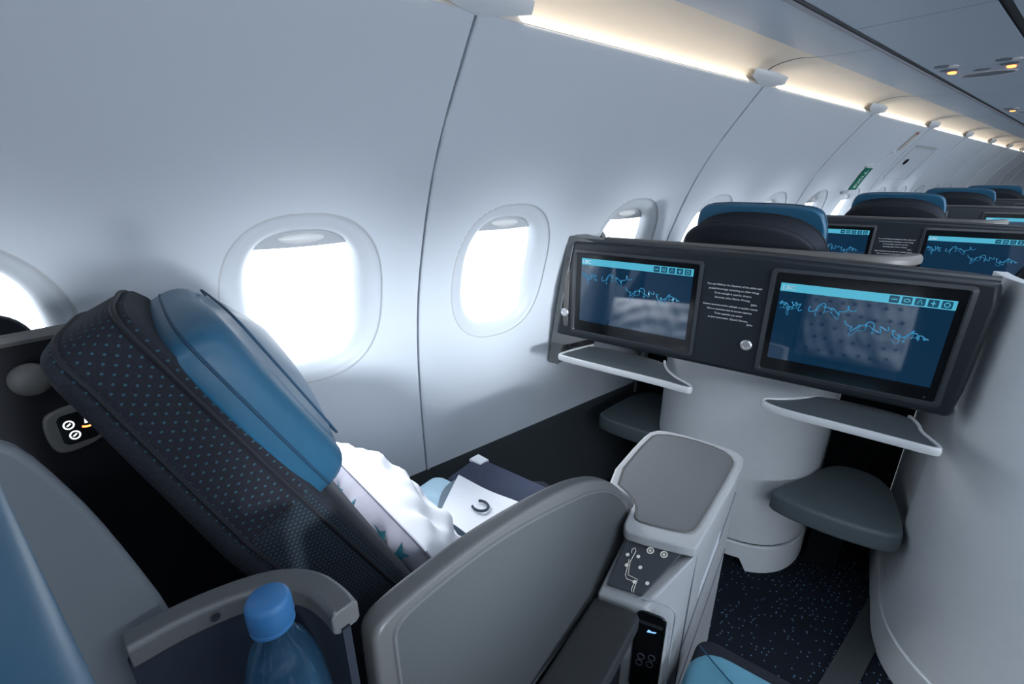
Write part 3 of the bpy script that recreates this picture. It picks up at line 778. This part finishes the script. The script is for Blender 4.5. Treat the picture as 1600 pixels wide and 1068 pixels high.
    if not upright:
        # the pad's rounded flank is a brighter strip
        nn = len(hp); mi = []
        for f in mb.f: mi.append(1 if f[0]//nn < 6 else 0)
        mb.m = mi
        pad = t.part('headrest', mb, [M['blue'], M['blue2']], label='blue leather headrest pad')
        cx2 = sum(p[0] for p in hp)/nn; cy2 = sum(p[1] for p in hp)/nn
        mb = MB(); mb.tube([fm(cx2+(a-cx2)*.80, cy2+(b-cy2)*.80, .046+.030*.22) for a, b in hp], .0013, 6, closed=True); t.part('seam', mb, M['blueseam'], pad)
        mb = MB(); mb.tube([fm(a*1.002, b, .012) for a, b in hp], .0014, 6, closed=True); t.part('edge_seam', mb, M['blueseam'], pad)
    # cushion and base
    v0 = .20 if not upright else -.02
    ca, cb, ve = (uc-.20, uc+.20, .86) if not upright else (-.084, .26, .69)
    cush = rrect(ca, v0, cb, ve, .03) if upright else smooth_poly([(ca, v0), (cb, v0), (cb, .50), (uc+.02, .85), (ca, .85)], 2)
    mb = MB(); mb.cushion(cush, lambda a, b, h: (a, b, h), .29, .395, .022, .008)
    t.part('seat_cushion', mb, M['charcoal'])
    mb = MB(); mb.box((ca+.03, v0+.03, .02), (cb-.015, min(ve-.05, .50), .295)); t.part('seat_base', mb, M['interior'], bevel=.01)
    return t
ws = seat(UC, 'airline_seat', 'near window seat, charcoal dotted fabric back reclined with blue headrest pad', 'window seats')
ws1 = seat(UC, 'airline_seat', 'charcoal window seat top with blue headrest, just behind the near console', 'window seats', ahead=True)
ws1.o.location = ws1.o.location + Vector((0, PITCH, 0))
for r, lb in ((2, 'charcoal window seat top with blue headrest, behind the second console'),
              (3, 'dark window seat top farther off, behind the third console'), (4, 'small dark window seat top farthest off near the right edge')):
    copy_tree(ws1.o, (0, PITCH*(r-1), 0), lb)
as_ = seat(.034, 'airline_seat', 'aisle seat in the near row, its blue headrest corner at the bottom left', 'aisle seats', upright=True)
a1 = copy_tree(ws1.o, (0, 0, 0), 'aisle seat top at the right edge above the pale rounded aisle column', 'aisle seats')
a1.location = a1.location + Vector((.735*CU, .735*SU, -.04))

# ------------------------------------------------------------------ pillows and bedding
def pillow_mesh(uc, vc, zc, wid, hei, thick, tilt, seed, sag=0.0, twist=0.0):
    rnd = random.Random(seed); ph = [rnd.uniform(0, 6) for _ in range(8)]
    n = 44; ct, st = math.cos(tilt), math.sin(tilt); cw, sw = math.cos(twist), math.sin(twist)
    def pt(i, j, sgn):
        a, b = -1+2*i/n, -1+2*j/n
        e = (1-abs(a)**2.6)*(1-abs(b)**2.6)
        t = sgn*thick/2*max(e, 0)**.55
        pin = 1-.07*(a*a*b*b)
        edge = 1-.05*(1-b*b)*abs(a)**6-.05*(1-a*a)*abs(b)**6
        x, y = a*wid/2*pin*(edge), b*hei/2*pin*edge
        wr = .0055*math.sin(9*a+3*b+ph[0]+2.2*math.sin(2.3*b+ph[1])) + .0045*math.sin(13*b-5*a+ph[2]+1.6*math.sin(4*a+ph[3])) + .003*math.sin(24*a+7*b+ph[4])
        rad = math.atan2(b+.2, a); wr += .004*math.sin(11*rad+ph[5])*min(1, math.hypot(a, b))
        t += sgn*wr*min(1, e*4)
        x, y = x*cw-y*sw, x*sw+y*cw
        # local: x across, y up the pillow, t thickness
        return (uc+x, vc-y*st+t*ct, zc+y*ct+t*st)
    F = [[pt(i, j, 1) for i in range(n+1)] for j in range(n+1)]; B = [[pt(i, j, -1) for i in range(n+1)] for j in range(n+1)]
    return F, B, n, pt
def grid_mb(G, flip=False):
    mb = MB(); mb.loft(G, False, False, closed=False); return mb
def bird(cx, cy, s, rot):
    sh = [(-1.0, .25), (-.2, .15), (.25, .75), (.45, .15), (1.0, -.1), (.35, -.2), (0, -.7), (-.15, -.15)]
    c, n_ = math.cos(rot), math.sin(rot)
    return [(cx+s*(a*c-b*n_), cy+s*(a*n_+b*c)) for a, b in sh]

def pillow(name, label, uc, vc, zc, wid, hei, thick, tilt, seed, front_birds, back_birds, fm_, bm_, twist=0.0):
    F, B, n, pt = pillow_mesh(uc, vc, zc, wid, hei, thick, tilt, seed, twist=twist)
    t = Thing(name, label, 'pillow', (uc, vc, zc-hei/2*math.cos(tilt)))
    fo = t.part('pillow_front', grid_mb(F), fm_); bo = t.part('pillow_back', grid_mb(B), bm_, label='lilac grey side with teal motifs' if back_birds else None)
    rim = [F[0][i] for i in range(n+1)] + [F[j][n] for j in range(1, n+1)] + [F[n][i] for i in range(n-1, -1, -1)] + [F[j][0] for j in range(n-1, 0, -1)]
    mb = MB(); mb.tube(rim, .0022, 5, closed=True); t.part('hem', mb, M['lilac'] if back_birds else M['linen'])
    rnd = random.Random(seed)
    for cnt, sgn, par, mt, size in ((front_birds, 1, fo, M['ink'], .075), (back_birds, -1, bo, M['teal'], .105)):
        if not cnt: continue
        rows = cnt
        for r in range(rows):
            for c in range(rows+1):
                a = -.78+1.56*(c+.5*(r % 2))/(rows+.5)+rnd.uniform(-.03, .03); b = -.74+(1.48 if sgn > 0 else 1.60)*r/(rows-1)+rnd.uniform(-.03, .03)
                if abs(a) > .86: continue
                P = bird(a, b, size*(1 if sgn > 0 else 1.1), rnd.uniform(-.9, .3)+(.3 if r % 2 else 0))
                mb = MB(); q = []
                for x, y in P:
                    p0 = pt((x+1)/2*n, (y+1)/2*n, sgn); off = (.0022 if sgn > 0 else .0045)*sgn
                    q.append((p0[0], p0[1]+off*math.cos(tilt), p0[2]+off*math.sin(tilt)))
                ctr = tuple(sum(k[i] for k in q)/len(q) for i in range(3))
                pc = pt((a+1)/2*n, (b+1)/2*n, sgn); ctr = (pc[0], pc[1]+(.0026 if sgn > 0 else .005)*sgn*math.cos(tilt), pc[2]+(.0026 if sgn > 0 else .005)*sgn*math.sin(tilt))
                mb.add(q+[ctr], [(i, (i+1) % len(q), len(q)) for i in range(len(q))])
                t.part('bird_print', mb, mt, par)
    return t
pillow('pillow', 'plump white pillow leaning on the near window seat back', -.632, .448, .524, .47, .275, .150, math.radians(23), 5, 0, 6, M['linen'], M['lilac']).o.rotation_euler.z = YAW-math.radians(11)
pillow('pillow', 'white pillow with dark bird prints propped against the aisle seat back', .075, .055, .585, .40, .36, .12, math.radians(12), 9, 6, 0, M['linen'], M['linen'])

# folded bedding on the window seat: duvet with printed flap, navy cover beyond it
t = Thing('folded_duvet', 'folded white and pale blue duvet with a curved letter mark, on the window seat', 'duvet', (-.58, .61, .40))
mb = MB(); mb.cushion(rrect(-.735, .566, -.42, .664, .025), lambda a, b, h: (a, b, h), .404, .480, .030, .012)
t.part('duvet_fold', mb, M['paleblue'])
def flap(pts_fn, n=16):
    mb = MB(); mb.loft([[pts_fn(i/n, j/n) for i in range(n+1)] for j in range(n+1)], False, False, closed=False); return mb
def bil(A, B, C_, D, x, y): return tuple((A[k]*(1-x)+B[k]*x)*(1-y)+(D[k]*(1-x)+C_[k]*x)*y for k in range(3))
def wflap(x, y):
    p = bil((-.600, .545, .492), (-.395, .53, .494), (-.425, .672, .500), (-.655, .668, .497), x, y)
    return (p[0], p[1], p[2]+.008*math.sin(PI*x)*math.sin(PI*y)+.003*math.sin(7*x+2*y))
t.part('white_flap', flap(wflap), M['linen'])
def gflap(x, y):
    p = bil((-.612, .552, .488), (-.600, .550, .4885), (-.648, .672, .491), (-.652, .672, .491), x, y); return (p[0]-.018*math.sin(PI*y)*(1-x), p[1], p[2]+.006*math.sin(PI*y))
t.part('grey_lining', flap(gflap), M['greylinen'])
mb = MB(); cx, cy = -.535, .607
mb.tube([(cx+.019*math.cos(a), cy+.015*math.sin(a), .507) for a in [math.radians(-135+270*k/20) for k in range(21)]], .0030, 6)
t.part('printed_letter', mb, M['ink'])
t = Thing('folded_cover', 'folded navy ribbed cover with a white corner tag, beyond the duvet', 'cover', (-.58, .73, .39))
mb = MB(); mb.cushion(rrect(-.715, .672, -.40, .800, .02), lambda a, b, h: (a, b, h), .407, .462, .02, .006)
fold = t.part('fold', mb, M['navy'])
mb = MB(); mb.cushion([(-.712, .770), (-.672, .768), (-.668, .798), (-.708, .802)], lambda a, b, h: (a, b, h), .456, .467, .004, .001); t.part('corner_tag', mb, M['linen'])
t = Thing('folded_blanket', 'light blue quilted blanket folded on the aisle seat cushion, bottom edge of view', 'blanket', (.0, .58, .40))
mb = MB(); mb.cushion(rrect(-.080, .40, .20, .622, .05), lambda a, b, h: (a, b, h), .404, .452, .024, .022)
t.part('fold', mb, M['lightblue'])
mb = MB(); mb.tube([(-.07+.24*k/10, .60-.05*math.sin(PI*k/10)-.015*k/10, .462+.008*math.sin(PI*k/10)) for k in range(11)], .0012, 5); t.part('quilt_seam', mb, M['blue'])

# ------------------------------------------------------------------ centre console between the two seats
t = Thing('centre_console', 'pale grey console between the seats with a grey table top and control panel', 'console', (-.2, .8, 0))
out = smooth_poly([(-.300, .715), (-.300, .90), (-.292, .955), (-.25, .975), (-.14, .978), (-.098, .966), (-.090, .925), (-.103, .64), (-.108, .634), (-.203, .606), (-.220, .612), (-.226, .655), (-.227, .695), (-.258, .700)], 1)
mb = MB(); mb.prism(out, lambda a, b, h: (a, b, h), .592, .612)
tt = t.part('table_frame', mb, M['shell2'], bevel=.006, seg=3)
inn = smooth_poly([(-.286, .722), (-.286, .915), (-.27, .945), (-.21, .962), (-.14, .958), (-.112, .935), (-.108, .90), (-.117, .69), (-.122, .668), (-.135, .658), (-.198, .640), (-.212, .645), (-.218, .672), (-.235, .696)], 1)
mb = MB(); mb.prism(inn, lambda a, b, h: (a, b, h), .6115, .6132); t.part('table_inlay', mb, M['tabletop'], tt)
mb = MB(); mb.tube([(a, b, .6125) for a, b in inn], .0022, 6, closed=True); t.part('inlay_groove', mb, M['trim'], tt)
# body: vertical faces under the table
body = [(-.292, .72), (-.292, .95), (-.255, .968), (-.13, .970), (-.100, .958), (-.094, .92), (-.108, .64), (-.112, .553), (-.222, .530), (-.222, .70)]
mb = MB(); n = len(body)
top = [(-.292, .72, .592), (-.292, .95, .592), (-.255, .968, .592), (-.13, .970, .592), (-.100, .958, .592), (-.094, .92, .592), (-.106, .638, .594), (-.150, .543, .543), (-.221, .528, .540), (-.222, .70, .594)]
mb.loft([[(a, b, 0) for a, b in body], [(a, b, .505) for a, b in body], top])
bd_ = t.part('body', mb, M['shell2'], bevel=.005)
# sloping control panel with keys
def cpl(a, b, h=0.0):                             # a 0..1 across, b 0..1 up the slope
    lo0, lo1 = Vector((-.212, .538, .5470)), Vector((-.153, .549, .5495)); hi0, hi1 = Vector((-.214, .622, .5915)), Vector((-.118, .640, .5955))
    lo1.x -= .004
    p = (lo0*(1-a)+lo1*a)*(1-b) + (hi0*(1-a)+hi1*a)*b
    return tuple(p + Vector((0, -.46, .88))*h)
mb = MB(); q = [(.03, .06), (.97, .06), (.97, .96), (.03, .96)]
mb.loft([[cpl(a, b, -.002) for a, b in q], [cpl(a, b, .003) for a, b in q]])
cpn = t.part('control_panel', mb, M['ctrl'], bevel=.001)
def disc(a, b, r, h, m, nm):
    mb = MB(); c = Vector(cpl(a, b, h)); e1 = (Vector(cpl(a+.1, b))-Vector(cpl(a, b))).normalized(); e2 = Vector((0, .88, .46)).normalized()
    mb.add([tuple(c+e1*(r*math.cos(2*PI*k/20))+e2*(r*math.sin(2*PI*k/20))) for k in range(20)], [tuple(range(20))]); return t.part(nm, mb, m, cpn)
def ringkey(a, b, r, m, nm):
    mb = MB(); c = Vector(cpl(a, b, .0045)); e1 = (Vector(cpl(a+.1, b))-Vector(cpl(a, b))).normalized(); e2 = Vector((0, .88, .46)).normalized()
    mb.tube([tuple(c+e1*(r*math.cos(2*PI*k/20))+e2*(r*math.sin(2*PI*k/20))) for k in range(20)], r*.22, 5, closed=True); return t.part(nm, mb, m, cpn)
for a, b in ((.50, .82), (.74, .82)):
    ringkey(a, b, .0048, M['key'], 'round_key'); disc(a, b, .0022, .0042, M['key'], 'key_sign')
for a, b in ((.17, .64), (.37, .66), (.25, .46), (.52, .49), (.60, .23), (.86, .27)):
    disc(a, b, .0030, .0045, M['key'], 'seat_key')
for pts in (((.22, .80), (.20, .88), (.24, .92), (.28, .86), (.28, .62), (.38, .36), (.62, .33), (.70, .12), (.74, .07)), ((.24, .66), (.33, .34), (.40, .28), (.60, .27), (.64, .12), (.70, .07))):
    mb = MB(); mb.tube([cpl(a, b*.86, .0042) for a, b in pts], .0006, 5); t.part('seat_outline', mb, M['key'], cpn)
# joint lines and literature slots on the aisle face
def aface(v, z, h=.001):
    x = -.094 + (-.108+.094)*max(0, min(1, (.92-v)/(.92-.64))); 
    if v < .64: x = -.108 + (-.112+.108)*(.64-v)/(.64-.553)
    return (x+h, v, z)
mb = MB(); mb.tube([aface(.66, .585), aface(.655, .30), aface(.655, .05)], .0012, 5); mb.tube([aface(.915, .55), aface(.66, .36)], .0012, 5); mb.tube([aface(.915, .40), aface(.66, .22)], .0012, 5)
t.part('joint_line', mb, M['groove'], bd_)
mb = MB()
for k in range(5): mb.tube([aface(.72, .455-.006*k, .0012), aface(.82, .515-.006*k, .0012)], .0014, 5)
t.part('vent_slot', mb, M['shade'], bd_)
mb = MB(); mb.tube([(-.211, .634, .5958), (-.108, .6385, .5965)], .0012, 5); t.part('hinge_line', mb, M['groove'], tt)

t = Thing('handset', 'black touch handset in its slot on the centre console beside the armrest', 'remote', (-.135, .53, .36))
def hs(a, b, h): return (-.134+a, .5480+.209*a-h, .488+b)
mb = MB(); mb.cushion(rrect(-.024, -.125, .020, .050, .012), hs, -.0004, .0035, .002, 0); hb = t.part('handset_body', mb, M['dark2'])
mb = MB(); mb.prism(rrect(-.019, -.085, .015, .020, .004), hs, .003, .0036); t.part('handset_glass', mb, M['black'], hb)
mb = MB(); mb.prism(rrect(-.020, .026, .016, .031, .001), hs, .003, .005); t.part('handset_bar', mb, M['bezeledge'], hb)
mb = MB(); mb.prism([(-.006, .011), (.006, .014), (.008, .017), (.001, .015), (-.004, .017)], hs, .0036, .0042); t.part('handset_sign', mb, M['glowblue'], hb)
for a, b in ((-.010, -.045), (.006, -.040), (-.012, -.060), (.004, -.056)):
    mb = MB(); mb.tube([hs(x, y, .004) for x, y in superell(a, b, .005, .006, 2, 18)], .0006, 5, closed=True); t.part('handset_key', mb, M['keyring'], hb)
mb = MB(); mb.tube([hs(x, y, -.010) for x, y in rrect(-.032, -.15, .028, .062, .012)], .0016, 6, closed=True); t.part('slot_edge', mb, M['shade'])

t = Thing('armrest', 'dark grey armrest pad running back from the centre console', 'armrest', (-.19, .4, .50))
mb = MB(); mb.cushion([(-.222, .20), (-.152, .22), (-.150, .53), (-.156, .537), (-.222, .524)], lambda a, b, h: (a, b, h), .506, .536, .006, 0.0); t.part('pad', mb, M['armpad'])
mb = MB(); mb.box((-.218, .21, .10), (-.160, .50, .506)); t.part('support', mb, M['interior'], bevel=.004)

# ------------------------------------------------------------------ privacy divider (paddle) with its tube frame and bottle pocket
t = Thing('privacy_divider', 'grey paddle-shaped privacy divider between the seats with raised rim', 'divider', (-.24, .4, .45))
pad = [(.136, .830), (.140, .848), (.160, .852), (.209, .848), (.27, .840), (.348, .822), (.436, .796), (.511, .763), (.583, .716), (.650, .648), (.688, .585), (.690, .545), (.665, .508), (.62, .492), (.566, .486), (.475, .494), (.383, .502), (.321, .508), (.20, .53), (.136, .56)]
pd = smooth_poly(pad, 2)
mb = MB(); mb.cushion(pd, lambda a, b, h: (h, a, b), -.254, -.232, .006, 0); t.part('panel', mb, M['divrim'])
pcx, pcy = .40, .68
ip = [(a-(a-pcx)/math.hypot(a-pcx, b-pcy)*.020, b-(b-pcy)/math.hypot(a-pcx, b-pcy)*.020) for a, b in pd]
mb = MB(); mb.prism(ip, lambda a, b, h: (h, a, b), -.2335, -.2312); ins = t.part('inset', mb, M['divider'])
mb = MB(); mb.tube([(-.2318, a, b) for a, b in ip], .0022, 6, closed=True); t.part('inset_groove', mb, M['insetline'], ins)
t = Thing('bottle_pocket', 'pale grey curved tube frame with a navy pocket holding the water bottle', 'pocket', (-.28, .07, .68))
path = smooth_poly([(-.335, .022), (-.331, .052), (-.320, .083), (-.305, .108), (-.282, .122), (-.256, .124), (-.238, .122)], 2, False)
mb = MB(); mb.sweep([(a, b, .866) for a, b in path], [(-.010, .003), (-.007, 0), (.007, 0), (.010, .003), (.010, .017), (.007, .020), (-.007, .020), (-.010, .017)])
fr = t.part('tube_frame', mb, M['divrim'], bevel=.002)
mb = MB(); mb.lathe([(.0030, 0), (.0030, .0006), (.0018, .0006), (.0014, -.0004), (.0002, -.0004)], (0, 0, 0), 14, 'X')
mb.v = [(-.3135+p[0], .067+p[1], .877+p[2]) for p in mb.v]; t.part('screw', mb, M['piping'], fr)
mb = MB(); mb.sweep([(a+.002, b-.002, .70) for a, b in path], [(-.003, 0), (.003, 0), (.003, .170), (-.003, .170)]); t.part('pocket_wall', mb, M['pocket'])
mb = MB(); mb.prism([(-.325, -.04), (-.325, .05), (-.30, .10), (-.27, .118), (-.225, .118), (-.225, -.04)], lambda a, b, h: (a, b, h), .700, .708); t.part('pocket_floor', mb, M['pocket'])

# water bottle
bu, bv = -.267, .086
t = Thing('water_bottle', 'clear plastic water bottle with a bright blue cap standing in the pocket', 'bottle', (bu, bv, .7095))
prof = [(.002, .7015), (.024, .7015), (.028, .706), (.0285, .72), (.0275, .745), (.0287, .76), (.0275, .777), (.0290, .792), (.0285, .808), (.0265, .822), (.0265, .828), (.0235, .842), (.0185, .858), (.0140, .869), (.0130, .876), (.0148, .878), (.0148, .881), (.012, .882)]
prof = [(r*(.98 if h < .868 else .86), h+.008) for r, h in prof]
mb = MB(); mb.lathe(prof, (bu, bv, 0), 40); t.part('body', mb, M['pet'])
mb = MB(); mb.lathe([(r*.86, h+.008) for r, h in [(.002, .703), (.022, .703), (.0265, .708), (.027, .72), (.0262, .745), (.0272, .76), (.0262, .777), (.0275, .792), (.0268, .808), (.0250, .822), (.0220, .840), (.001, .841)]], (bu, bv, 0), 40); t.part('water', mb, M['water'])
mb = MB(); N = 48; prof = [(.0162, .8825), (.0165, .885), (.0161, .898), (.0152, .9005), (.0130, .902), (.001, .9022)]
prof = [(r*.86, h+.008) for r, h in prof]
rings = []
for r, h in prof:
    rings.append([(bu+(r+(.0004 if (k % 2 and .892 < h < .907) else 0))*math.cos(2*PI*k/N), bv+(r+(.0004 if (k % 2 and .892 < h < .907) else 0))*math.sin(2*PI*k/N), h) for k in range(N)])
mb.loft(rings); cap = t.part('cap', mb, M['capblue'])
mb = MB(); mb.lathe([(r*.86, h+.008) for r, h in [(.0158, .8785), (.0165, .879), (.0165, .8815), (.0158, .882)]], (bu, bv, 0), 40); t.part('tamper_ring', mb, M['capblue'], cap)

# ------------------------------------------------------------------ light
wd = bpy.data.worlds.new('daylight'); SC.world = wd; wd.use_nodes = True
bg = wd.node_tree.nodes['Background']; bg.inputs[0].default_value = (0.86, 0.93, 1.0, 1); bg.inputs[1].default_value = 3.6
sl = bpy.data.lights.new('hazy_sun', 'SUN'); sl.energy = 9.0; sl.angle = math.radians(45); sl.color = (0.95, 0.98, 1.0)
so = bpy.data.objects.new('hazy_sun', sl); COL.objects.link(so); so.location = (-6, 1, 5)
so.rotation_euler = Vector((0.72, -0.05, -0.62)).to_track_quat('-Z', 'Y').to_euler()
def area(name, loc, rot, sx, sy, power, col):
    l = bpy.data.lights.new(name, 'AREA'); l.shape = 'RECTANGLE'; l.size = sx; l.size_y = sy; l.energy = power; l.color = col
    o = bpy.data.objects.new(name, l); COL.objects.link(o); o.location = loc; o.rotation_euler = rot; return o
area('aisle_ceiling_fill', (XC, 3.0, 1.97), (0, 0, 0), 0.5, 9.0, 44, (0.78, 0.88, 1.0))  # unseen fill added overhead to brighten the cabin
area('opposite_side_fill', (2.15, 2.0, 1.0), (0, PI/2, 0), 0.4, 8.0, 40, (0.80, 0.89, 1.0))  # added fill standing in for daylight from the unseen right side
# added spots by the opposite wall, putting a bright halo round these windows
for k in range(-2, 9):
    l = bpy.data.lights.new('wall_halo_spot', 'SPOT'); l.energy = 380; l.color = (0.86, 0.93, 1.0); l.spot_size = math.radians(12.5); l.spot_blend = 1.0
    l.shadow_soft_size = 0.15; l.specular_factor = 0.0
    o = bpy.data.objects.new('wall_halo_spot', l); COL.objects.link(o); o.location = (2.30, WY0+WP*k, 1.10); o.rotation_euler = (0, PI/2-math.radians(4.0), 0)

# ------------------------------------------------------------------ camera
cam = bpy.data.cameras.new('camera'); cam.sensor_width = 36; cam.lens = 711/1600*36; cam.clip_start = 0.01; cam.clip_end = 60
co = bpy.data.objects.new('camera', cam); COL.objects.link(co); SC.camera = co
co.matrix_world = Matrix(((0.6250320, -0.2600470, 0.7360099, 0.0), (0.7805848, 0.2139381, -0.5872971, 0.0), (-0.0047357, 0.9415976, 0.3367068, 1.17), (0, 0, 0, 1)))
SC.view_settings.view_transform = 'Standard'
SC.view_settings.look = 'None'
SC.view_settings.exposure = 0.36
SC.cycles.caustics_reflective = False
SC.cycles.caustics_refractive = False
SC.cycles.sample_clamp_indirect = 3.0
